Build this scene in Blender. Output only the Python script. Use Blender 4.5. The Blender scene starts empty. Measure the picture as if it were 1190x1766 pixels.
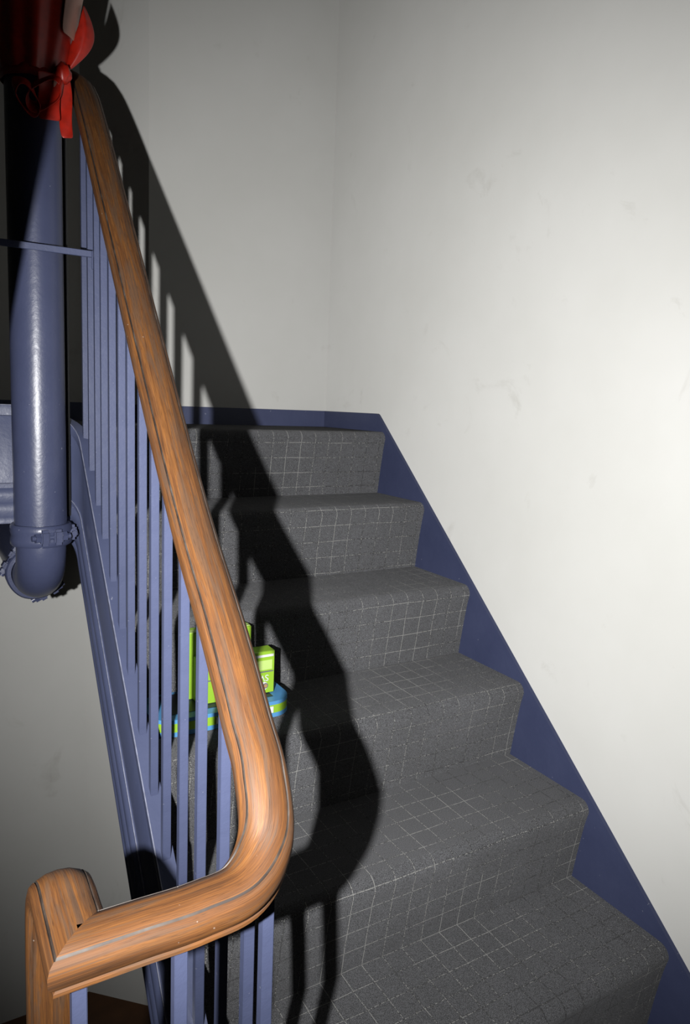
import bpy, bmesh, math, random
from mathutils import Vector, Matrix, noise

random.seed(7)
scene = bpy.context.scene
C = scene.collection

# ------------------------------------------------------------------ camera
W, H = 1190.0, 1766.0
F_PX = 1231.1
YAW, PITCH, ROLL = 0.53572, 0.13140, 0.03795
CAM = Vector((-1.1878, -1.8097, 0.0712))
fw = Vector((math.sin(YAW)*math.cos(PITCH), math.cos(YAW)*math.cos(PITCH), -math.sin(PITCH)))
rt = Vector((math.cos(YAW), -math.sin(YAW), 0.0))
up = rt.cross(fw)
r2 = rt*math.cos(ROLL) + up*math.sin(ROLL)
u2 = -rt*math.sin(ROLL) + up*math.cos(ROLL)
cam_d = bpy.data.cameras.new('camera')
cam = bpy.data.objects.new('camera', cam_d); C.objects.link(cam)
cam.matrix_world = Matrix(((r2.x, u2.x, -fw.x, CAM.x), (r2.y, u2.y, -fw.y, CAM.y),
                           (r2.z, u2.z, -fw.z, CAM.z), (0, 0, 0, 1)))
cam_d.sensor_fit = 'VERTICAL'; cam_d.sensor_height = 24.0; cam_d.sensor_width = 24.0*W/H
cam_d.lens = F_PX*24.0/H
cam_d.shift_y = -19.0/H
cam_d.clip_start = 0.01
scene.camera = cam

# ------------------------------------------------------------------ world, light, exposure
wd = bpy.data.worlds.new('world'); scene.world = wd; wd.use_nodes = True
wd.node_tree.nodes['Background'].inputs[0].default_value = (0.9, 0.85, 0.7, 1)
wd.node_tree.nodes['Background'].inputs[1].default_value = 0.02

fl_d = bpy.data.lights.new('camera_flash', 'SPOT')
fl_d.energy = 288.0
fl_d.color = (1.0, 0.99, 0.975)
fl_d.spot_size = math.radians(100); fl_d.spot_blend = 1.0
fl_d.shadow_soft_size = 0.0105
fl = bpy.data.objects.new('camera_flash', fl_d); C.objects.link(fl)
fl.location = (-1.355, -1.748, 0.030)
aim = (fw + 0.17*rt + 0.055*up).normalized()
fl.rotation_euler = aim.to_track_quat('-Z', 'Y').to_euler()

vs = scene.view_settings
vs.view_transform = 'Standard'; vs.look = 'None'; vs.gamma = 1.0; vs.use_curve_mapping = False
vs.exposure = 0.0

# ------------------------------------------------------------------ materials
K = 0.54                        # paint and fabric reflectances, against a full-power flash
def lin(r, g, b):
    def f(c):
        c /= 255.0
        return c/12.92 if c <= 0.04045 else ((c+0.055)/1.055)**2.4
    return (K*f(r), K*f(g), K*f(b), 1.0)

class NT:
    def __init__(self, name):
        self.m = bpy.data.materials.new(name); self.m.use_nodes = True
        self.t = self.m.node_tree; self.t.nodes.clear()
        self.out = self.t.nodes.new('ShaderNodeOutputMaterial')
        self.b = self.t.nodes.new('ShaderNodeBsdfPrincipled')
        self.t.links.new(self.b.outputs[0], self.out.inputs[0])
    def n(self, kind, **kw):
        x = self.t.nodes.new(kind)
        for k, v in kw.items(): setattr(x, k, v)
        return x
    def l(self, a, b): self.t.links.new(a, b)
    def coords(self, which='Object', scale=(1, 1, 1)):
        tc = self.n('ShaderNodeTexCoord'); mp = self.n('ShaderNodeMapping')
        mp.inputs['Scale'].default_value = scale
        self.l(tc.outputs[which], mp.inputs['Vector']); return mp.outputs[0]
    def noise(self, vec, scale, detail=3, rough=0.55, dist=0.0):
        x = self.n('ShaderNodeTexNoise'); x.inputs['Scale'].default_value = scale
        x.inputs['Detail'].default_value = detail; x.inputs['Roughness'].default_value = rough
        x.inputs['Distortion'].default_value = dist
        self.l(vec, x.inputs['Vector']); return x.outputs['Fac']
    def ramp(self, fac, stops):
        x = self.n('ShaderNodeValToRGB'); e = x.color_ramp.elements
        while len(e) < len(stops): e.new(0.5)
        for i, (p, c) in enumerate(stops): e[i].position = p; e[i].color = c
        self.l(fac, x.inputs['Fac']); return x.outputs['Color']
    def mix(self, fac, a, b, mode='MIX'):
        x = self.n('ShaderNodeMix', data_type='RGBA', blend_type=mode)
        for s, v in ((x.inputs['Factor'], fac), (x.inputs['A'], a), (x.inputs['B'], b)):
            pass
        ins = [i for i in x.inputs if i.enabled]
        for s, v in zip(ins, (fac, a, b)):
            if hasattr(v, 'links'): self.l(v, s)
            else: s.default_value = v
        return [o for o in x.outputs if o.enabled][0]
    def math(self, op, a, b=None):
        x = self.n('ShaderNodeMath', operation=op)
        for i, v in enumerate((a, b)):
            if v is None: continue
            if hasattr(v, 'links'): self.l(v, x.inputs[i])
            else: x.inputs[i].default_value = v
        return x.outputs[0]
    def bump(self, h, strength, dist):
        x = self.n('ShaderNodeBump'); x.inputs['Strength'].default_value = strength
        x.inputs['Distance'].default_value = dist
        self.l(h, x.inputs['Height']); self.l(x.outputs[0], self.b.inputs['Normal'])
    def set(self, **kw):
        for k, v in kw.items():
            s = self.b.inputs[k.replace('_', ' ')]
            if hasattr(v, 'links'): self.l(v, s)
            else: s.default_value = v
        return self.m

G = lambda v: (v, v, v, 1)

def wall_paint():
    t = NT('wall_paint'); v = t.coords()
    a = t.noise(v, 1.7, 5, 0.6); b = t.noise(v, 55, 3); s = t.noise(v, 6.5, 6, 0.65, 0.6)
    base = t.ramp(a, [(0.3, lin(213, 213, 209)), (0.7, lin(222, 222, 219))])
    scuff = t.ramp(s, [(0.62, G(0)), (0.78, G(1))])
    col = t.mix(t.math('MULTIPLY', scuff, 0.4), base, lin(172, 169, 160))
    t.bump(t.math('ADD', t.math('MULTIPLY', a, 2.0), t.math('MULTIPLY', b, 0.12)), 0.25, 0.006)
    t.b.inputs['Diffuse Roughness'].default_value = 0.6
    return t.set(Base_Color=col, Roughness=0.6, Specular_IOR_Level=0.25)

def blue_paint(name, c1, c2, rough):
    t = NT(name); v = t.coords()
    a = t.noise(v, 9, 4); chip = t.noise(v, 95, 2, 0.5)
    base = t.ramp(a, [(0.3, c1), (0.7, c2)])
    cf = t.ramp(chip, [(0.74, G(0)), (0.77, G(1))])
    col = t.mix(t.math('MULTIPLY', cf, 0.55), base, lin(150, 154, 170))
    t.bump(t.noise(v, 46, 4, 0.65), 0.3, 0.0022)
    return t.set(Base_Color=col, Roughness=rough, Specular_IOR_Level=0.36)

def wood():
    t = NT('worn_oak_rail')
    tc = t.n('ShaderNodeUVMap'); tc.uv_map = 'UVMap'
    def mp(sc):
        m = t.n('ShaderNodeMapping'); m.inputs['Scale'].default_value = sc
        t.l(tc.outputs[0], m.inputs['Vector']); return m.outputs[0]
    g = t.noise(mp((4, 130, 1)), 1.0, 6, 0.65, 0.9)
    fine = t.noise(mp((22, 640, 1)), 1.0, 4, 0.6)
    blot = t.noise(mp((6, 75, 1)), 1.0, 5, 0.6, 1.2)
    pore = t.noise(mp((45, 1000, 1)), 1.0, 2, 0.5)
    base = t.ramp(g, [(0.32, lin(70, 46, 28)), (0.46, lin(106, 67, 36)), (0.58, lin(130, 84, 42)), (0.7, lin(124, 84, 48))])
    base = t.mix(t.ramp(fine, [(0.35, G(0.6)), (0.65, G(0))]), base, lin(76, 50, 31))
    wear = t.ramp(blot, [(0.48, G(0)), (0.6, G(1))])
    col = t.mix(t.math('MULTIPLY', wear, 0.62), base, lin(86, 69, 56))
    pf = t.ramp(pore, [(0.6, G(0)), (0.68, G(1))])
    col = t.mix(t.math('MULTIPLY', pf, 0.45), col, lin(36, 25, 19))
    fleck = t.ramp(t.noise(mp((150, 150, 1)), 1.0, 1, 0.4), [(0.79, G(0)), (0.82, G(1))])
    col = t.mix(t.math('MULTIPLY', fleck, 0.35), col, lin(190, 180, 168))
    t.bump(t.math('ADD', fine, t.math('MULTIPLY', pore, -0.6)), 0.3, 0.001)
    rg = t.ramp(blot, [(0.3, G(0.5)), (0.7, G(0.62))])
    return t.set(Base_Color=col, Roughness=rg, Specular_IOR_Level=0.22)

def wood_groove():
    t = NT('grey_groove_residue'); v = t.coords()
    a = t.noise(v, 30, 4)
    col = t.ramp(a, [(0.42, lin(42, 30, 22)), (0.58, lin(64, 53, 45)), (0.78, lin(90, 84, 79))])
    return t.set(Base_Color=col, Roughness=0.6)

def carpet():
    t = NT('grid_carpet')
    uv = t.n('ShaderNodeUVMap'); uv.uv_map = 'UVMap'
    ob = t.coords('Object')
    sep = t.n('ShaderNodeSeparateXYZ'); t.l(uv.outputs[0], sep.inputs[0])
    wob = t.math('MULTIPLY', t.math('SUBTRACT', t.noise(ob, 9, 2), 0.5), 0.007)
    S = 0.0435
    def dist(c, off):
        x = t.math('ADD', t.math('ADD', c, wob), off)
        x = t.math('FRACT', t.math('DIVIDE', x, S))
        return t.math('ABSOLUTE', t.math('SUBTRACT', x, 0.5))
    du = dist(sep.outputs[0], 10.0); dv = dist(sep.outputs[1], 10.013)
    d = t.math('MINIMUM', du, dv)
    grid = t.math('LESS_THAN', d, 0.030); core = t.math("LESS_THAN", d, 0.019)
    th = t.noise(ob, 420, 2, 0.5); pile = t.noise(ob, 750, 3, 0.65); blot = t.noise(ob, 4.5, 4)
    st = t.noise(ob, 38, 3, 0.6); pick = t.noise(ob, 5.5, 2, 0.5)
    base = t.ramp(blot, [(0.3, lin(102, 103, 106)), (0.7, lin(116, 117, 121))])
    base = t.mix(t.ramp(pile, [(0.40, G(1.0)), (0.60, G(0))]), base, lin(48, 48, 50))
    stain = t.ramp(st, [(0.72, G(0)), (0.8, G(0.35))])
    base = t.mix(stain, base, lin(112, 102, 82))
    # stitched line: dark thread with a broken core of pale fibres, more worn away in places
    thr_lim = t.math('ADD', 0.49, t.math('MULTIPLY', t.math('SUBTRACT', pick, 0.5), 0.8))
    pale = t.math('MULTIPLY', core, t.math('GREATER_THAN', th, thr_lim))
    col = t.mix(t.math('MULTIPLY', grid, 0.6), base, lin(40, 40, 41))
    col = t.mix(t.math('MULTIPLY', pale, 0.85), col, lin(158, 158, 156))
    h = t.math('SUBTRACT', pile, t.math('MULTIPLY', grid, 0.8))
    t.bump(h, 0.8, 0.0025)
    t.b.inputs['Diffuse Roughness'].default_value = 1.0
    return t.set(Base_Color=col, Roughness=0.95, Specular_IOR_Level=0.08, Sheen_Weight=0.1)

def plain(name, c, rough=0.5, var=0.12, scale=20, spec=0.5):
    t = NT(name); v = t.coords(); a = t.noise(v, scale, 4)
    d = (c[0]*(1-var), c[1]*(1-var), c[2]*(1-var), 1)
    return t.set(Base_Color=t.ramp(a, [(0.3, d), (0.7, c)]), Roughness=rough, Specular_IOR_Level=spec)

M = dict(
    wall=wall_paint(),
    cream=plain('cream_wall_paint', lin(206, 190, 152), 0.7, 0.06),
    ceil=plain('ceiling_paint', lin(205, 196, 170), 0.8, 0.05),
    blue=blue_paint('blue_gloss_paint', lin(76, 83, 112), lin(83, 90, 120), 0.38),
    skirt=blue_paint('blue_skirting_paint', lin(62, 69, 101), lin(69, 76, 108), 0.5),
    pipe=blue_paint('blue_pipe_paint', lin(68, 74, 102), lin(74, 80, 109), 0.35),
    wood=wood(), groove=wood_groove(), carpet=carpet(),
    floor=plain('brown_wood_floor', lin(110, 72, 40), 0.5, 0.4, 14),
    worn=plain('worn_paint_edge', lin(146, 150, 172), 0.5, 0.45, 70),
    soffit=plain('soffit_paint', lin(150, 148, 140), 0.7),
    red=plain('red_ribbon_satin', lin(190, 34, 14), 0.42, 0.35, 60),
    pale=plain('pale_pink_sheen', lin(196, 150, 135), 0.45, 0.12, 60),  # lit sheen of the red ribbon, given as a flat colour
    green=plain('lime_green_card', lin(150, 196, 48), 0.5, 0.06, 25),
    lgreen=plain('pale_green_print', lin(196, 226, 128), 0.5, 0.05, 25),
    sky=plain('sky_blue_film', lin(92, 158, 214), 0.35, 0.1, 30),
    dblue=plain('navy_film', lin(28, 34, 66), 0.4, 0.1, 30),
    white=plain('white_print', lin(225, 226, 228), 0.5, 0.05, 25),
    grey=plain('grey_print', lin(110, 112, 116), 0.5, 0.1, 25),
    tan=plain('tan_print', lin(176, 140, 96), 0.5, 0.1, 25),
)

# ------------------------------------------------------------------ helpers
def link(name, me, mat, parent=None, smooth=None):
    o = bpy.data.objects.new(name, me); C.objects.link(o)
    if mat is not None:
        for m in (mat if isinstance(mat, (list, tuple)) else [mat]): me.materials.append(m)
    if parent is not None: o.parent = parent
    if smooth is not None:
        me.polygons.foreach_set('use_smooth', [True]*len(me.polygons))
        me.set_sharp_from_angle(angle=math.radians(smooth))
    return o

def mesh(name, verts, faces, uvs=None, midx=None):
    me = bpy.data.meshes.new(name); me.from_pydata([tuple(v) for v in verts], [], faces)
    if uvs:
        ul = me.uv_layers.new(name='UVMap')
        for poly in me.polygons:
            for li, vi in zip(poly.loop_indices, poly.vertices):
                ul.data[li].uv = uvs[poly.index][list(poly.vertices).index(vi)] if isinstance(uvs, dict) else uvs[vi]
    if midx: me.polygons.foreach_set('material_index', midx)
    bm = bmesh.new(); bm.from_mesh(me); bmesh.ops.recalc_face_normals(bm, faces=bm.faces); bm.to_mesh(me); bm.free()
    me.update(); return me

def box(name, lo, hi, mat, parent=None, bevel=0.0, seg=2):
    bm = bmesh.new(); bmesh.ops.create_cube(bm, size=1)
    for v in bm.verts:
        v.co = Vector([lo[i]+(v.co[i]+0.5)*(hi[i]-lo[i]) for i in range(3)])
    if bevel: bmesh.ops.bevel(bm, geom=bm.edges[:], offset=bevel, segments=seg, affect='EDGES')
    me = bpy.data.meshes.new(name); bm.to_mesh(me); bm.free()
    return link(name, me, mat, parent, 40 if bevel else None)

def prism_x(name, prof, x0, x1, mat, parent=None):
    """closed (y,z) outline extruded along X"""
    n = len(prof); v = [(x0, y, z) for y, z in prof]+[(x1, y, z) for y, z in prof]
    f = [tuple(range(n)), tuple(range(2*n-1, n-1, -1))]+[(i, i+n, (i+1) % n+n, (i+1) % n) for i in range(n)]
    return link(name, mesh(name, v, f), mat, parent)

def thing(name, label, cat, loc=(0, 0, 0), group=None):
    o = bpy.data.objects.new(name, None); C.objects.link(o); o.location = loc
    o.empty_display_size = 0.05
    o['label'] = label; o['category'] = cat
    if group: o['group'] = group
    return o

def tag(o, label, cat, group=None):
    o['label'] = label; o['category'] = cat
    if group: o['group'] = group
    return o

def struct(o, label=None):
    o['kind'] = 'structure'
    if label: o['label'] = label
    return o

def catmull(pts, per=8):
    P = [Vector(p) for p in pts]; P = [2*P[0]-P[1]]+P+[2*P[-1]-P[-2]]
    out = []
    for i in range(1, len(P)-2):
        p0, p1, p2, p3 = P[i-1:i+3]
        t0 = 0.0; t1 = t0+max((p1-p0).length, 1e-6)**0.5; t2 = t1+max((p2-p1).length, 1e-6)**0.5; t3 = t2+max((p3-p2).length, 1e-6)**0.5
        for k in range(per):
            t = t1+(t2-t1)*k/per
            a1 = p0*((t1-t)/(t1-t0))+p1*((t-t0)/(t1-t0)); a2 = p1*((t2-t)/(t2-t1))+p2*((t-t1)/(t2-t1)); a3 = p2*((t3-t)/(t3-t2))+p3*((t-t2)/(t3-t2))
            b1 = a1*((t2-t)/(t2-t0))+a2*((t-t0)/(t2-t0)); b2 = a2*((t3-t)/(t3-t1))+a3*((t-t1)/(t3-t1))
            out.append(b1*((t2-t)/(t2-t1))+b2*((t-t1)/(t2-t1)))
    out.append(P[-2]); return out

def sweep(name, path, prof, mat, parent=None, start_shear=0.0, smooth=50, groove=(), closed=True, u0=0.0):
    """profile (u right, v up) carried along a path that keeps its u axis horizontal"""
    n = len(prof); N = len(path); V = []; UV = []
    per = [0.0]
    for i in range(n): per.append(per[-1]+math.dist(prof[i], prof[(i+1) % n]))
    s = u0; hu = None
    for k, P in enumerate(path):
        a = path[max(k-1, 0)]; b = path[min(k+1, N-1)]
        t = (b-a).normalized()
        h = Vector((t.y, -t.x, 0))
        if h.length > 0.15: hu = h.normalized()
        v = hu.cross(t).normalized()
        if k: s += (P-path[k-1]).length
        for i, (pu, pv) in enumerate(prof):
            q = P+hu*pu+v*pv
            if k == 0 and start_shear: q += t*(start_shear*pu)
            V.append(q); UV.append((s, per[i]))
    F = []; mi = []; fuv = {}
    for k in range(N-1):
        for i in range(n):
            j = (i+1) % n
            fuv[len(F)] = [UV[k*n+i], (UV[k*n+i][0], per[i+1]), (UV[(k+1)*n+i][0], per[i+1]), UV[(k+1)*n+i]]
            F.append((k*n+i, k*n+j, (k+1)*n+j, (k+1)*n+i)); mi.append(1 if i in groove else 0)
    for cap in (tuple(range(n)), tuple(range((N-1)*n, N*n))):
        fuv[len(F)] = [(x[0]*0.3, x[1]) for x in [prof[i % n] for i in range(n)]]
        F.append(cap); mi.append(0)
    me = bpy.data.meshes.new(name); me.from_pydata([tuple(v) for v in V], [], F)
    ul = me.uv_layers.new(name='UVMap')
    for poly in me.polygons:
        for q, li in enumerate(poly.loop_indices): ul.data[li].uv = fuv[poly.index][q]
    me.polygons.foreach_set('material_index', mi)
    bm = bmesh.new(); bm.from_mesh(me); bmesh.ops.recalc_face_normals(bm, faces=bm.faces); bm.to_mesh(me); bm.free()
    return link(name, me, mat, parent, smooth)

def tube(name, path, r, mat, parent=None, seg=28, smooth=60):
    path = [Vector(p) for p in path]; N = len(path); V = []
    t = (path[1]-path[0]).normalized(); a = t.orthogonal().normalized()
    for k, P in enumerate(path):
        t2 = (path[min(k+1, N-1)]-path[max(k-1, 0)]).normalized()
        a = (a-t2*a.dot(t2)).normalized(); b = t2.cross(a)
        rr = r[k] if isinstance(r, (list, tuple)) else r
        for i in range(seg):
            g = 2*math.pi*i/seg; V.append(P+a*(rr*math.cos(g))+b*(rr*math.sin(g)))
    F = [(k*seg+i, k*seg+(i+1) % seg, (k+1)*seg+(i+1) % seg, (k+1)*seg+i) for k in range(N-1) for i in range(seg)]
    F += [tuple(range(seg)), tuple(range((N-1)*seg, N*seg))]
    return link(name, mesh(name, V, F), mat, parent, smooth)

# ------------------------------------------------------------------ key dimensions
RISE, RUN, OV = 0.185, 0.20975, 0.0302
PITCHT = RISE/RUN
YB, XR, SKC, SKH = 0.351, 0.0, 0.03593, 0.0535
XA = -0.60                      # side face of the back wall, where the passage starts
YF = 0.5115; XD = -0.7605          # far wall, and where the splayed wall meets it
ZLOW, ZMID, ZTOP = -1.96, -1.295, 3.3
XL, YN = -2.45, -4.2           # left wall, wall behind the photographer
def xs(y): return -0.872+0.025*(y+0.16)          # centre plane of the balustrade
def nose(y): return (y+OV)*PITCHT                # line over the nosings
XW = -1.09                      # other side of the stair well
XU = -1.162                     # well side of the flight above

# ------------------------------------------------------------------ structure
struct(box('wall_right', (0.009, YN-0.1, ZLOW-0.1), (0.13, YB+0.2, ZTOP), M['wall']))
struct(box('wall_back', (XA, YB+0.009, ZLOW), (0.009, YB+0.2, ZTOP), M['wall']))
def plan_prism(name, pts, z0, z1, mat):
    n = len(pts); V = [(x, y, z) for z in (z0, z1) for x, y in pts]
    F = [tuple(range(n)), tuple(range(n, 2*n))]+[(i, (i+1) % n, n+(i+1) % n, n+i) for i in range(n)]
    return link(name, mesh(name, V, F), mat)
struct(plan_prism('wall_splayed', [(XA, YB+0.009), (XD, YF), (XD, YF+0.12), (XA, YF+0.12)], ZLOW, ZTOP, M['wall']))
struct(box('wall_far', (XL, YF, ZLOW-0.1), (XD, YF+0.12, ZTOP), M['wall']))
struct(box('wall_left', (XL-0.12, YN-0.1, ZLOW-0.1), (XL, YF+0.12, ZTOP), M['cream']))
struct(box('wall_front', (XL, YN-0.12, ZLOW-0.1), (0.009, YN, ZTOP), M['cream']))
struct(box('ceiling', (XL-0.12, YN-0.12, ZTOP), (0.13, YF+0.12, ZTOP+0.1), M['ceil']))

def carpet_slab(name, x0, x1, y0, y1, z, th, mat, parent=None):
    V = [(x, y, q) for q in (z-th, z) for x, y in ((x0, y0), (x1, y0), (x1, y1), (x0, y1))]
    F = [(0, 1, 2, 3), (4, 5, 6, 7), (0, 1, 5, 4), (1, 2, 6, 5), (2, 3, 7, 6), (3, 0, 4, 7)]
    return link(name, mesh(name, V, F, [(v[0], v[1]) for v in V]), mat, parent)

struct(carpet_slab('floor', XL, 0.0, YN, -1.30, ZMID, 0.18, M['carpet']), 'lower landing floor')
struct(box('floor_lower', (XL, -0.66, ZLOW-0.1), (-0.02, YF, ZLOW), M['floor']))
V = [(x, y, z) for z in (-0.16, 0.0) for x, y in ((XL, -0.012), (-0.845, -0.012), (-0.845, YB), (XA, YB), (XD, YF), (XL, YF))]
F = [tuple(range(6)), tuple(range(6, 12))]+[(i, (i+1) % 6, 6+(i+1) % 6, 6+i) for i in range(6)]
struct(link('floor_upper', mesh('floor_upper', V, F, [(v[0], v[1]) for v in V]), M['carpet']))

# painted skirtings
yk = (SKH-SKC)/PITCHT
yend = -1.62
prof = [(YB+0.009, SKH), (yk+0.004, SKH), (yk, SKH-0.0015), (yk-0.004, SKC+(yk-0.004)*PITCHT), (yend, SKC+yend*PITCHT),
        (yend, SKC+yend*PITCHT-0.33), (-1.3, -1.5), (0.0, -0.36), (YB+0.009, -0.1)]
struct(prism_x('baseboard_right', prof, 0.0, 0.0095, M['skirt']))
struct(box('baseboard_back', (XA, YB, -0.05), (0.002, YB+0.0095, SKH), M['skirt']))
dn = Vector((YB-YF, XA-XD, 0)).normalized()*0.009; dn = dn if dn.y < 0 else -dn
struct(plan_prism('baseboard_splayed', [(XA, YB+0.009), (XD, YF), (XD+dn.x, YF+dn.y), (XA+dn.x, YB+0.009+dn.y)], -0.05, SKH, M['skirt']))
struct(box('baseboard_far', (XL, YF-0.009, -0.05), (XD, YF, SKH), M['skirt']))

# ------------------------------------------------------------------ carpeted flight going up
def step_profile(k, run, rise, ov, last_back):
    """(y,z) of the carpet over tread k: from the riser behind it, over the nosing, down to the tread below"""
    P = []
    yb = last_back; zb = -k*rise
    yn = -k*run-ov; r = 0.022
    P.append((yb, zb))
    for i in range(1, 5): P.append((yb+(yn+r-yb)*i/5, zb))
    for i in range(0, 9):
        a = math.pi/2*(1-i/8)+0.0
        P.append((yn+r-r*math.cos(math.pi/2*i/8+0) if False else yn+r-r*math.sin(math.pi/2*i/8), zb-r+r*math.cos(math.pi/2*i/8)))
    yf = -k*run; zf = -(k+1)*rise
    y1, z1 = P[-1]
    for i in range(1, 7):
        f = i/6; P.append((y1+(yf-y1)*(f**0.8), z1+(zf-z1)*f))
    return P

def make_step(parent, k, x0f, x1, arc0, run=RUN, rise=RISE, ov=OV, back=None, flip=None):
    yb = back if back is not None else -(k-1)*run
    P = step_profile(k, run, rise, ov, yb)
    arc = [arc0]
    for a, b in zip(P, P[1:]): arc.append(arc[-1]+math.dist(a, b))
    n = len(P); V = []; UV = []
    cols = 5
    for c in range(cols+1):
        for i, (y, z) in enumerate(P):
            xa = x0f(y); x = xa+(x1-xa)*c/cols
            V.append((x, y, z)); UV.append((x, arc[i]))
    F = [(c*n+i, c*n+i+1, (c+1)*n+i+1, (c+1)*n+i) for c in range(cols) for i in range(n-1)]
    # underside so the piece is solid
    base = len(V); B = [(P[0][0], P[0][1]-0.02), (P[-1][0]+0.03, P[-1][1])]
    for xe in (0, 1):
        for y, z in B:
            V.append((x0f(y) if xe == 0 else x1, y, z)); UV.append((V[-1][0], z))
    F.append(tuple(list(range(n))+[base+1, base])); F.append(tuple(list(range(cols*n, cols*n+n))+[base+3, base+2]))
    F += [(base, base+1, base+3, base+2), (0, base, base+2, cols*n), (n-1, cols*n+n-1, base+3, base+1)]
    if flip: V = [flip(v) for v in V]
    o = link('step', mesh('step', V, F, UV), M['carpet'], parent, 35)
    return arc[-1]

flight = thing('stair_flight', 'flight of stairs under dark grey carpet with a stitched grid, beside the white wall', 'stairs', (0, 0, 0))
xin = lambda y: xs(y)+0.0125
arc = 0.0
arc = make_step(flight, 0, xin, XR, arc, back=YB)
for k in range(1, 7): arc = make_step(flight, k, xin, XR, arc)

# ---- outer stringer: plate with a moulded lower edge, wreathed into the landing edge at the top
def stringer_path():
    pts = []
    y = -1.225
    while y < -0.135:
        pts.append((Vector((xs(y), y, 0)), nose(y))); y += 0.03
    R = 0.085; yc = -0.135; cx = xs(yc)-R
    z0 = nose(yc); n = 9
    for i in range(n+1):
        a = math.pi/2*i/n
        zz = z0+(R*a)*PITCHT*(1-0.38*i/n)
        pts.append((Vector((cx+R*math.cos(a), yc+R*math.sin(a), 0)), zz))
    zl = pts[-1][1]
    for i in range(1, 5): pts.append((Vector((cx-(cx-XU-0.012)*i/4, yc+R, 0)), zl+0.006*min(i, 1)))
    return pts
SP = stringer_path()
def ribbon(name, SP, outline, mat, parent, smooth=40):
    """outline: closed (offset to the left of travel, height above the nosing line)"""
    n = len(outline); V = []
    for k, (P, z) in enumerate(SP):
        t = (SP[min(k+1, len(SP)-1)][0]-SP[max(k-1, 0)][0]).normalized(); left = Vector((-t.y, t.x, 0))
        for o, h in outline: V.append(P+left*o+Vector((0, 0, z+h)))
    N = len(SP)
    F = [(k*n+i, k*n+(i+1) % n, (k+1)*n+(i+1) % n, (k+1)*n+i) for k in range(N-1) for i in range(n)]
    F += [tuple(range(n)), tuple(range((N-1)*n, N*n))]
    return link(name, mesh(name, V, F), mat, parent, smooth)
PLATE = [(0.012, 0.058), (0.0105, 0.0605), (-0.0105, 0.0605), (-0.012, 0.058), (-0.012, -0.20), (0.012, -0.20)]
MOULD = [(0.0115, -0.112), (0.0145, -0.1145), (0.0145, -0.124), (0.019, -0.130), (0.0215, -0.142), (0.019, -0.156),
         (0.0225, -0.162), (0.0245, -0.176), (0.022, -0.19), (0.0245, -0.196), (0.0245, -0.203), (0.0115, -0.203)]
st = ribbon('stringer', SP, PLATE, M['blue'], flight)
ribbon('moulding', SP, MOULD, M['blue'], st, 30)
ribbon('cap', SP, [(0.0115, 0.036), (0.0150, 0.038), (0.0155, 0.056), (0.0140, 0.0615), (-0.0125, 0.0615), (-0.0125, 0.036)], M['blue'], st, 30)
def bead(o, h, r): return [(o+r*math.cos(a*math.pi/3), h+r*math.sin(a*math.pi/3)) for a in range(6)]
ribbon('worn_edge', SP, bead(0.0148, 0.0608, 0.0011), M['worn'], st, 60)
ribbon('worn_edge', SP, bead(0.0142, -0.1142, 0.0010), M['worn'], st, 60)
# plastered underside
def soff(y): return nose(y)-0.238
V = []
for y in (-1.225, -0.05):
    for x in (xs(y)+0.013, -0.002):
        V += [(x, y, soff(y)), (x, y, soff(y)-0.015)]
link('soffit', mesh('soffit', V, [(0, 2, 6, 4), (1, 3, 7, 5), (0, 1, 3, 2), (4, 5, 7, 6), (0, 1, 5, 4), (2, 3, 7, 6)]), M['soffit'], flight)

# ---- edge of the lower landing across the well
le = box('landing_edge', (XW-0.012, -1.247, ZMID-0.2), (-0.885, -1.223, ZMID+0.035), M['blue'], None, 0.002, 1)
struct(le, 'blue painted edge board of the lower landing')

# ------------------------------------------------------------------ railing
k_ = 0.87
half = [(0.0, 0.0285), (0.012, 0.0270), (0.0226, 0.0222), (0.0240, 0.0192), (0.0254, 0.0207), (0.0298, 0.0165),
        (0.0322, 0.0085), (0.0322, -0.0025), (0.0295, -0.0115), (0.0250, -0.0155), (0.0246, -0.0175), (0.0268, -0.0195),
        (0.0268, -0.0240), (0.0220, -0.0280)]
vk = lambda v: v*k_*0.86 if v > 0 else v*k_*0.76
RP = [(u*k_, vk(v)) for u, v in half]+[(-u*k_, vk(v)) for u, v in reversed(half[1:])]
NG = len(RP)
GROOVES = (2, 3, NG-3, NG-4)
railing = thing('stair_railing', 'stair railing with worn brown wooden handrail on slim blue square balusters', 'railing', (0, 0, 0))
ZLEV = -0.394; YLEV = -1.231
main = [(XW, YLEV, ZLEV), (-1.04, YLEV, ZLEV), (-0.985, YLEV, ZLEV), (-0.938, -1.227, -0.389), (-0.908, -1.207, -0.366),
        (-0.8955, -1.167, -0.318), (-0.8925, -1.1208, -0.2784), (-0.8895, -1.04, -0.2042), (-0.8865, -0.9012, -0.0857),
        (-0.8802, -0.4895, 0.3471), (-0.874, -0.2391, 0.6051), (-0.8706, -0.130, 0.7010), (-0.876, -0.075, 0.742), (-0.905, -0.040, 0.765),
        (-0.955, -0.030, 0.775), (-1.02, -0.030, 0.778), (-1.125, -0.042, 0.79), (XU-0.004, -0.090, 0.825), (XU, -0.2, 0.92)]
mp_ = catmull(main, 9)
sweep('handrail', mp_, RP, [M['wood'], M['groove']], railing, start_shear=-1.0, groove=GROOVES)
down = [(XW, YLEV, ZLEV), (XW, -1.19, ZLEV), (XW, -1.152, ZLEV-0.001), (XW, -1.122, ZLEV-0.022), (XW, -1.108, -0.48),
        (XW, -1.10, -0.60), (XW, -1.07, -0.68), (XW, -0.95, -0.79), (XW, -0.77, -0.945), (XW, -0.50, -1.17)]
dp_ = catmull(down, 8)
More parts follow.
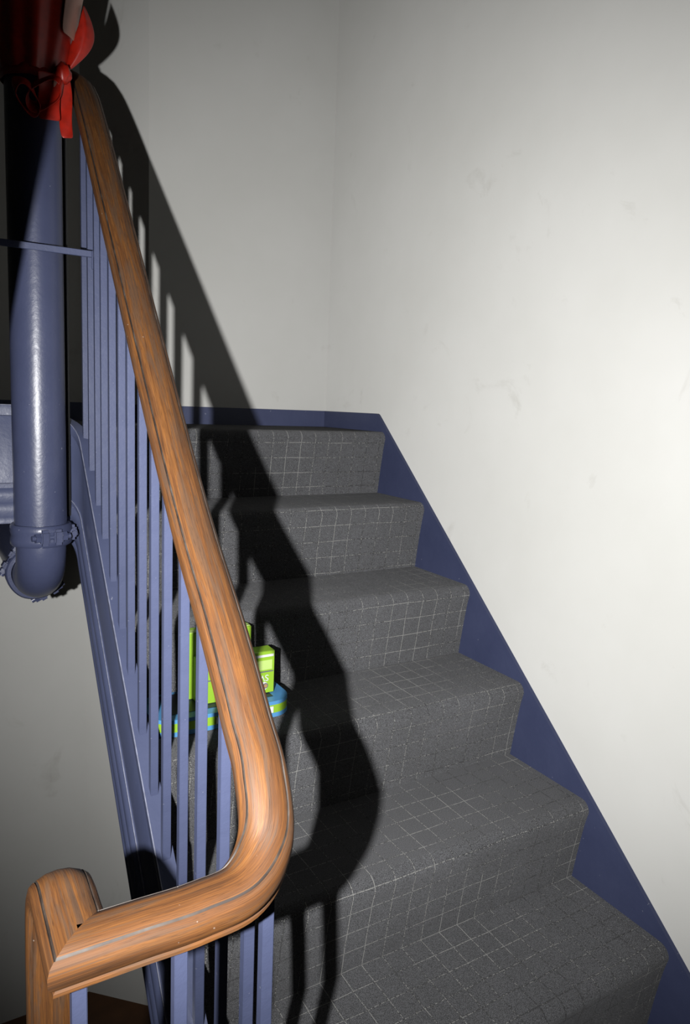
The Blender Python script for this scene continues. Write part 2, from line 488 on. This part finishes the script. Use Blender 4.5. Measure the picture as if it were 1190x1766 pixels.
sweep('handrail', dp_, RP, [M['wood'], M['groove']], railing, start_shear=1.0, groove=GROOVES, u0=3.7)
upr = [(XU, -0.2, 0.92), (XU, -0.6, 1.272), (XU, -1.0, 1.624), (XU, -1.22, 1.818)]
sweep('handrail', catmull(upr, 4), RP, [M['wood'], M['groove']], railing, groove=GROOVES, u0=6.1)

def rail_z(path, x, y):
    b = min(path, key=lambda q: (q.x-x)**2+(q.y-y)**2); return b.z
bw = 0.0062
bal_me = bpy.data.meshes.new('baluster')
bm = bmesh.new(); bmesh.ops.create_cube(bm, size=1)
for v in bm.verts: v.co.z += 0.5
bmesh.ops.bevel(bm, geom=[e for e in bm.edges if abs((e.verts[0].co-e.verts[1].co).z) > 0.5], offset=0.06, segments=2, affect='EDGES')
for v in bm.verts: v.co.x *= 2*bw; v.co.y *= 2*bw
bm.to_mesh(bal_me); bm.free(); bal_me.materials.append(M['blue'])
shoe_src = None
def baluster(x, y, z0, z1, rot=0.0):
    o = bpy.data.objects.new('baluster', bal_me); C.objects.link(o); o.parent = railing
    o.location = (x, y, z0); o.scale = (1, 1, z1-z0); o.rotation_euler = (0, 0, rot)
    return o
BY = [-0.118, -0.193, -0.268, -0.335, -0.414, -0.495, -0.567, -0.652, -0.730, -0.805, -0.891, -0.972, -1.060, -1.143]
for y in BY:
    baluster(xs(y), y, nose(y)+0.045, rail_z(mp_, xs(y), y)-0.012, 0.0)
baluster(-0.899, -1.196, nose(-1.196)+0.03, -0.385)
for x in (-1.002, XW): baluster(x, YLEV, ZMID, ZLEV-0.01)
for i in range(6):
    y = -1.05+i*0.105; baluster(XW, y, rail_z(dp_, XW, y)-0.68, rail_z(dp_, XW, y)-0.012)
baluster(-0.985, -0.035, 0.05, 0.76)
for i in range(11):
    y = -0.10-i*0.105; z = 0.83+(-0.10-y)*0.88; baluster(XU, y, z-0.80, z-0.012)

# flat tie bar from the third baluster across the well, with its bent end
bx = thing('tie_bar', 'thin flat blue iron bar tied from a baluster across the front of the pipe', 'bar', (-0.98, -0.2535, 0.357))
bx.location = (0, 0, 0)
tz = 0.357
bar_o = box('bar', (XU, -0.2565, tz-0.0065), (-0.8705, -0.2515, tz+0.0065), M['blue'], bx, 0.001, 1)
box('bent_end', (-0.8825, -0.2605, tz-0.030), (-0.8705, -0.2560, tz+0.0065), M['blue'], bx, 0.001, 1)

# ------------------------------------------------------------------ flight above (left of the well, rising towards the photographer)
over = thing('stair_flight', 'blue sided stair flight rising overhead along the left of the pipe', 'stairs', (0, 0, 0))
SB = 0.845
def ub(y): return 0.300+SB*(-0.95-y)            # lower edge of its stringer
P_ = [(-0.02, 0.07), (-0.02, -0.12), (-0.30, ub(-0.30)), (-1.60, ub(-1.60)), (-1.60, ub(-1.60)+0.34), (-0.24, ub(-0.24)+0.30)]
prism_x('stringer', P_, XU-0.012, XU+0.012, M['blue'], over)
V = []
for y in (-0.30, -1.60):
    for x in (XL+0.002, XU-0.013):
        V += [(x, y, ub(y)+0.03), (x, y, ub(y)+0.012)]
link('soffit', mesh('soffit', V, [(0, 2, 6, 4), (1, 3, 7, 5), (0, 1, 3, 2), (4, 5, 7, 6), (0, 1, 5, 4), (2, 3, 7, 6)]), M['soffit'], over)
for k in range(7):
    y1 = -0.28-k*0.19; z = 0.185*(k+1)*0.83+0.02
    box('step', (XL+0.004, y1-0.205, z-0.05), (XU-0.0125, y1, z), M['carpet'], over, 0.008, 2)

# flight going down, left of the well
low = thing('stair_flight', 'stair flight going down below the left wooden rail', 'stairs', (0, 0, 0))
for k in range(3):
    y0 = -1.221+k*0.185; z = ZMID-0.166*(k+1)
    box('step', (XL+0.004, y0, z-0.165), (XW-0.0125, y0+0.19, z), M['carpet'], low, 0.006, 2)
prism_x('stringer', [(-1.22, -1.22), (-0.50, -1.86), (-0.50, ZLOW), (-1.22, ZLOW)], XW-0.012, XW+0.012, M['blue'], low)

# ------------------------------------------------------------------ standpipe in the well
PX, PY, PR = -0.973, -0.150, 0.0535
pipe = thing('standpipe', 'thick blue painted vertical pipe with clamp and elbow standing in the stair well', 'pipe', (PX, PY, -0.35))
L = pipe.location.copy()
def rel(pts): return [Vector(p)-L for p in pts]
zc = -0.228                     # coupling height
tube('pipe', rel([(PX, PY, zc+0.004), (PX, PY, 0.6), (PX, PY, 1.4), (PX, PY, ZTOP-0.002)]), PR, M['pipe'], pipe, 48)
RB = 0.080
el = [(PX, PY, zc-0.004), (PX, PY, zc-0.03)]
for i in range(1, 13):
    a = math.pi/2*i/12; el.append((PX, PY+RB*(1-math.cos(a)), zc-0.03-RB*math.sin(a)))
ze = zc-0.03-RB
el.append((PX, PY+RB+0.03, ze))
tube('elbow', rel(el), PR*0.955, M['pipe'], pipe, 48)
tube('pipe', rel([(PX, PY+RB+0.03, ze), (PX, PY+0.6, ze), (PX, YF-0.002, ze)]), PR, M['pipe'], pipe, 40)

def ring(name, centre, axis, r_in, r_out, w, parent):
    """grooved clamp ring with rolled edges"""
    prof = [(r_in, -w), (r_out-0.003, -w), (r_out, -w+0.004), (r_out+0.001, -w*0.4), (r_out-0.0015, 0), (r_out+0.001, w*0.4), (r_out, w-0.004), (r_out-0.003, w), (r_in, w)]
    n = len(prof); S = 48; V = []
    a, b = axis.orthogonal().normalized(), None; b = axis.cross(a)
    for i in range(S):
        g = 2*math.pi*i/S; d = a*math.cos(g)+b*math.sin(g)
        wob = 1+0.012*math.sin(5*g)
        for r, h in prof: V.append(centre+d*(r*wob)+axis*h)
    F = [(i*n+j, i*n+(j+1) % n, ((i+1) % S)*n+(j+1) % n, ((i+1) % S)*n+j) for i in range(S) for j in range(n)]
    return link(name, mesh(name, V, F), M['pipe'], parent, 35)

def lug(centre, radial, axis, parent, r):
    """one bolted ear pair of a clamp: two pads, bolt, hex heads"""
    tan = axis.cross(radial).normalized()
    def obb(name, c, sx, sy, sz, bev, par):
        bm = bmesh.new(); bmesh.ops.create_cube(bm, size=1)
        bmesh.ops.bevel(bm, geom=bm.edges[:], offset=bev, segments=2, affect='EDGES')
        for v in bm.verts: v.co = c+radial*(v.co.x*sx)+tan*(v.co.y*sy)+axis*(v.co.z*sz)
        bmesh.ops.recalc_face_normals(bm, faces=bm.faces)
        me = bpy.data.meshes.new(name); bm.to_mesh(me); bm.free(); return link(name, me, M['pipe'], par, 40)
    c = centre+radial*(r+0.006)
    for s in (-1, 1):
        obb('lug', c+tan*(s*0.014), 0.022, 0.019, 0.034, 0.18, parent)
        tube('nut', [c+tan*(s*0.023), c+tan*(s*0.033)], 0.0105, M['pipe'], parent, 6, 30)
    tube('bolt', [c-tan*0.040, c+tan*0.041], 0.006, M['pipe'], parent, 10)

Z = Vector((0, 0, 1)); Yv = Vector((0, 1, 0))
c1 = Vector((PX, PY, zc))-L
cp = ring('coupling', c1, Z, PR*0.98, PR+0.009, 0.023, pipe)
ang = math.radians(-78); rad = Vector((math.cos(ang), math.sin(ang), 0)); lug(c1, rad, Z, cp, PR)
ang = math.radians(8); rad = Vector((math.cos(ang), math.sin(ang), 0)); lug(c1, rad, Z, cp, PR)
c2 = Vector((PX, PY+RB+0.035, ze))-L
cp2 = ring('coupling', c2, Yv, PR*0.98, PR+0.010, 0.022, pipe)
ang = math.radians(-62); rad = Vector((math.cos(ang), 0, math.sin(ang))); lug(c2, rad, Yv, cp2, PR)
ang = math.radians(150); rad = Vector((math.cos(ang), 0, math.sin(ang))); lug(c2, rad, Yv, cp2, PR)

cab = tube('black_cable', [(-0.906, -0.100, z) for z in (-0.2, 0.1, 0.4, 0.8, 1.4, 2.4, ZTOP-0.002)], 0.0046, plain('black_rubber', lin(14, 14, 14), 0.6), None, 12)
tag(cab, 'thin black cable running straight down between the blue pipe and the balusters', 'cable')

# ------------------------------------------------------------------ red ribbon tied round the pipe
rb = thing('red_ribbon', 'crumpled red ribbon tied in a bow round the top of the blue pipe', 'ribbon', (PX, PY, 0.56))
RL = rb.location.copy()
def sheet(name, rows, mat, thick=0.0022):
    """rows of points -> thin solid cloth"""
    R_, S_ = len(rows), len(rows[0]); V = [Vector(p)-RL for row in rows for p in row]
    F = [(i*S_+j, i*S_+j+1, (i+1)*S_+j+1, (i+1)*S_+j) for i in range(R_-1) for j in range(S_-1)]
    me = mesh(name, V, F); o = link(name, me, mat, rb, 70)
    md = o.modifiers.new('solid', 'SOLIDIFY'); md.thickness = thick; md.offset = 0
    md = o.modifiers.new('sub', 'SUBSURF'); md.levels = 1; md.render_levels = 2
    return o
# gathered sleeve of cloth above the knot
rows = []
for i in range(11):
    f = i/10; z = 0.70+f*0.42; row = []
    base = PR+0.006+0.062*f**0.8
    for j in range(41):
        g = 2*math.pi*j/40
        fold = 0.006*(0.3+f)*math.sin(7*g+3*f)+0.004*math.sin(11*g-5*f+1)
        row.append((PX+(base+fold)*math.cos(g), PY+(base+fold)*math.sin(g), z))
    rows.append(row)
sheet('gathered_wrap', rows, M['red'])
# lit sheen on the right side of the wrap, painted as a pale strip
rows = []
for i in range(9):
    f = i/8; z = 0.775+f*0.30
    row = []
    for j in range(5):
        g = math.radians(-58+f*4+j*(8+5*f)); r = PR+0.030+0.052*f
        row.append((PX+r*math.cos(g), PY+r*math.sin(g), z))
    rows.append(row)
sheet('sheen_strip', rows, M['pale'])
# upright leaf of the bow on the right
rows = []
for i in range(10):
    f = i/9; z = 0.715+0.125*f; w = 0.022*math.sin(math.pi*min(1, 0.14+0.86*f))+0.003
    cx = PX+0.058+0.036*math.sin(f*2.1); row = []
    for j in range(5):
        s = (j-2)/2; row.append((cx+w*s, PY-0.045+0.012*abs(s)-0.01*f+0.006*math.sin(5*f+j), z+0.012*s))
    rows.append(row)
sheet('bow_leaf', rows, M['red'])
# knot
bm = bmesh.new(); bmesh.ops.create_icosphere(bm, subdivisions=3, radius=1)
for v in bm.verts:
    n_ = noise.noise(v.co*2.3)*0.25
    v.co = Vector((v.co.x*0.016*(1+n_), v.co.y*0.014*(1+n_), v.co.z*0.02*(1+n_)))+Vector((PX+0.048, PY-0.062, 0.702))-RL
me = bpy.data.meshes.new('knot'); bm.to_mesh(me); bm.free(); link('knot', me, M['red'], rb, 60)
# collar from the knot round the pipe
rows = []
for i in range(5):
    z = 0.688+i*0.0085; row = []
    for j in range(33):
        g = 2*math.pi*j/32; r = PR+0.005+0.003*math.sin(i*1.4)+0.0015*math.sin(9*g)
        row.append((PX+r*math.cos(g), PY+r*math.sin(g), z))
    rows.append(row)
sheet('collar', rows, M['red'])
# loops
def loop(name, c, ex, ey, depth, mat, a0=0.0, n=24, w=0.03):
    rows = []
    for j in range(n+1):
        g = a0+2*math.pi*j/n; row = []
        for i in range(4):
            d = (i/3-0.5)*w
            q = Vector(c)+Vector(ex)*math.cos(g)+Vector(ey)*math.sin(g)+Vector(depth)*d/w+Vector((0, 0, 0.003*math.sin(3*g+i)))
            row.append(q)
        rows.append(row)
    return sheet(name, rows, mat)
loop('bow_loop', (PX+0.012, PY-0.075, 0.655), (0.030, 0, 0.026), (-0.012, 0, 0.018), (0.008, 0.016, 0.022), M['red'])
loop('bow_loop', (PX-0.022, PY-0.078, 0.640), (0.018, 0, -0.022), (0.012, 0, 0.014), (-0.006, 0.014, 0.022), M['red'], 0.4)
# hanging tails
def tail(x, y, z0, z1, w, sway, mat):
    rows = []
    for i in range(9):
        f = i/8; row = []
        for j in range(4):
            s = j/3-0.5
            row.append((x+w*s+sway*f+0.003*math.sin(6*f), y+0.006*math.sin(5*f+2*s)+0.004*s, z0+(z1-z0)*f+0.006*s))
        rows.append(row)
    sheet('tail', rows, mat)
tail(PX+0.050, PY-0.060, 0.700, 0.582, 0.024, 0.006, M['red'])
tail(PX+0.018, PY-0.072, 0.695, 0.605, 0.042, 0.004, M['red'])
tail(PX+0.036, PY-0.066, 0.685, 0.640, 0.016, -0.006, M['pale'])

# ------------------------------------------------------------------ cleaning supplies on the step
Z3 = -3*RISE
pk = thing('wipes_pack', 'flat blue and green plastic refill pack lying on the carpeted step', 'package', (-0.70, -0.50, Z3))
def local(o, lo, hi): return tuple(lo[i]-o.location[i] for i in range(3)), tuple(hi[i]-o.location[i] for i in range(3))
def part(o, name, lo, hi, mat, bevel=0.0, seg=2):
    a, b = local(o, lo, hi); return box(name, a, b, mat, o, bevel, seg)
def rounded_slab(o, name, x0, x1, y0, y1, z0, z1, r, mat, grow=0.0):
    pts = []
    for cx, cy, a0 in ((x1-r, y1-r, 0), (x0+r, y1-r, 90), (x0+r, y0+r, 180), (x1-r, y0+r, 270)):
        for i in range(7):
            a = math.radians(a0+15*i); pts.append((cx+(r+grow)*math.cos(a), cy+(r+grow)*math.sin(a)))
    n = len(pts); V = [Vector((x, y, z))-o.location for z in (z0, z1) for x, y in pts]
    F = [tuple(range(n)), tuple(range(n, 2*n))]+[(i, (i+1) % n, n+(i+1) % n, n+i) for i in range(n)]
    return link(name, mesh(name, V, F), mat, o, 40)
px0, px1, py0, py1 = -0.838, -0.555, -0.568, -0.440
rounded_slab(pk, 'body', px0, px1, py0, py1, Z3+0.0015, Z3+0.034, 0.04, M['green'])
rounded_slab(pk, 'lower_band', px0, px1, py0, py1, Z3+0.0012, Z3+0.010, 0.04, M['sky'], 0.0006)
rounded_slab(pk, 'upper_band', px0, px1, py0, py1, Z3+0.027, Z3+0.0345, 0.04, M['sky'], 0.0006)
part(pk, 'label_panel', (-0.720, py0-0.0012, Z3+0.011), (-0.600, py0, Z3+0.024), M['white'])
for i in range(7):
    x = -0.712+i*0.0155; part(pk, 'print_line', (x, py0-0.0016, Z3+0.013+0.003*(i % 2)), (x+0.009, py0-0.001, Z3+0.0155+0.003*(i % 2)), M['grey'])
part(pk, 'window', (-0.80, -0.545, Z3+0.0342), (-0.59, -0.452, Z3+0.0352), M['dblue'])

zb = Z3+0.0356
bxs = thing('refill_box', 'small lime green carton with white print on top of the blue pack', 'box', (-0.66, -0.505, zb))
part(bxs, 'carton', (-0.742, -0.527, zb), (-0.580, -0.493, zb+0.090), M['green'], 0.0015, 1)
fy = -0.527
part(bxs, 'print_band', (-0.735, fy-0.0008, zb+0.078), (-0.583, fy, zb+0.083), M['white'])
part(bxs, 'print_panel', (-0.640, fy-0.0008, zb+0.051), (-0.586, fy, zb+0.071), M['lgreen'])
part(bxs, 'print_band', (-0.735, fy-0.0008, zb+0.0455), (-0.583, fy, zb+0.048), M['grey'])
def lettering(o, text, loc, size, mat, flip):
    cu = bpy.data.curves.new('lettering', 'FONT'); cu.body = text; cu.size = size; cu.extrude = 0.0004; cu.align_x = 'CENTER'; cu.align_y = 'CENTER'
    tmp = bpy.data.objects.new('tmp', cu); C.objects.link(tmp)
    dg = bpy.context.evaluated_depsgraph_get(); me = bpy.data.meshes.new_from_object(tmp.evaluated_get(dg))
    bpy.data.objects.remove(tmp); bpy.data.curves.remove(cu)
    rot = Matrix.Rotation(math.pi/2, 4, 'X') @ Matrix.Rotation(math.pi if flip else 0, 4, 'Z')
    me.transform(Matrix.Translation(Vector(loc)-o.location) @ rot); me.name = 'lettering'
    me.materials.clear()
    return link('lettering', me, mat, o)
lettering(bxs, 'SW', (-0.607, fy-0.0008, zb+0.034), 0.019, M['white'], True)
for dx, mt, r in ((0.0, 'white', 0.0085), (0.003, 'grey', 0.006), (0.0035, 'tan', 0.0038)):
    c = Vector((-0.603+dx, fy, zb+0.0165))-bxs.location
    tube('print_mark', [c, c+Vector((0, -0.0006-0.3*dx*0.3-(0.0002 if mt == 'tan' else 0), 0))], r, M[mt], bxs, 20)

bxt = thing('refill_box', 'taller lime green carton standing behind the small printed one', 'box', (-0.66, -0.45, zb))
part(bxt, 'carton', (-0.758, -0.492, zb), (-0.618, -0.456, zb+0.136), M['green'], 0.0015, 1)
part(bxt, 'flap', (-0.756, -0.490, zb+0.1360), (-0.620, -0.474, zb+0.1372), M['lgreen'])
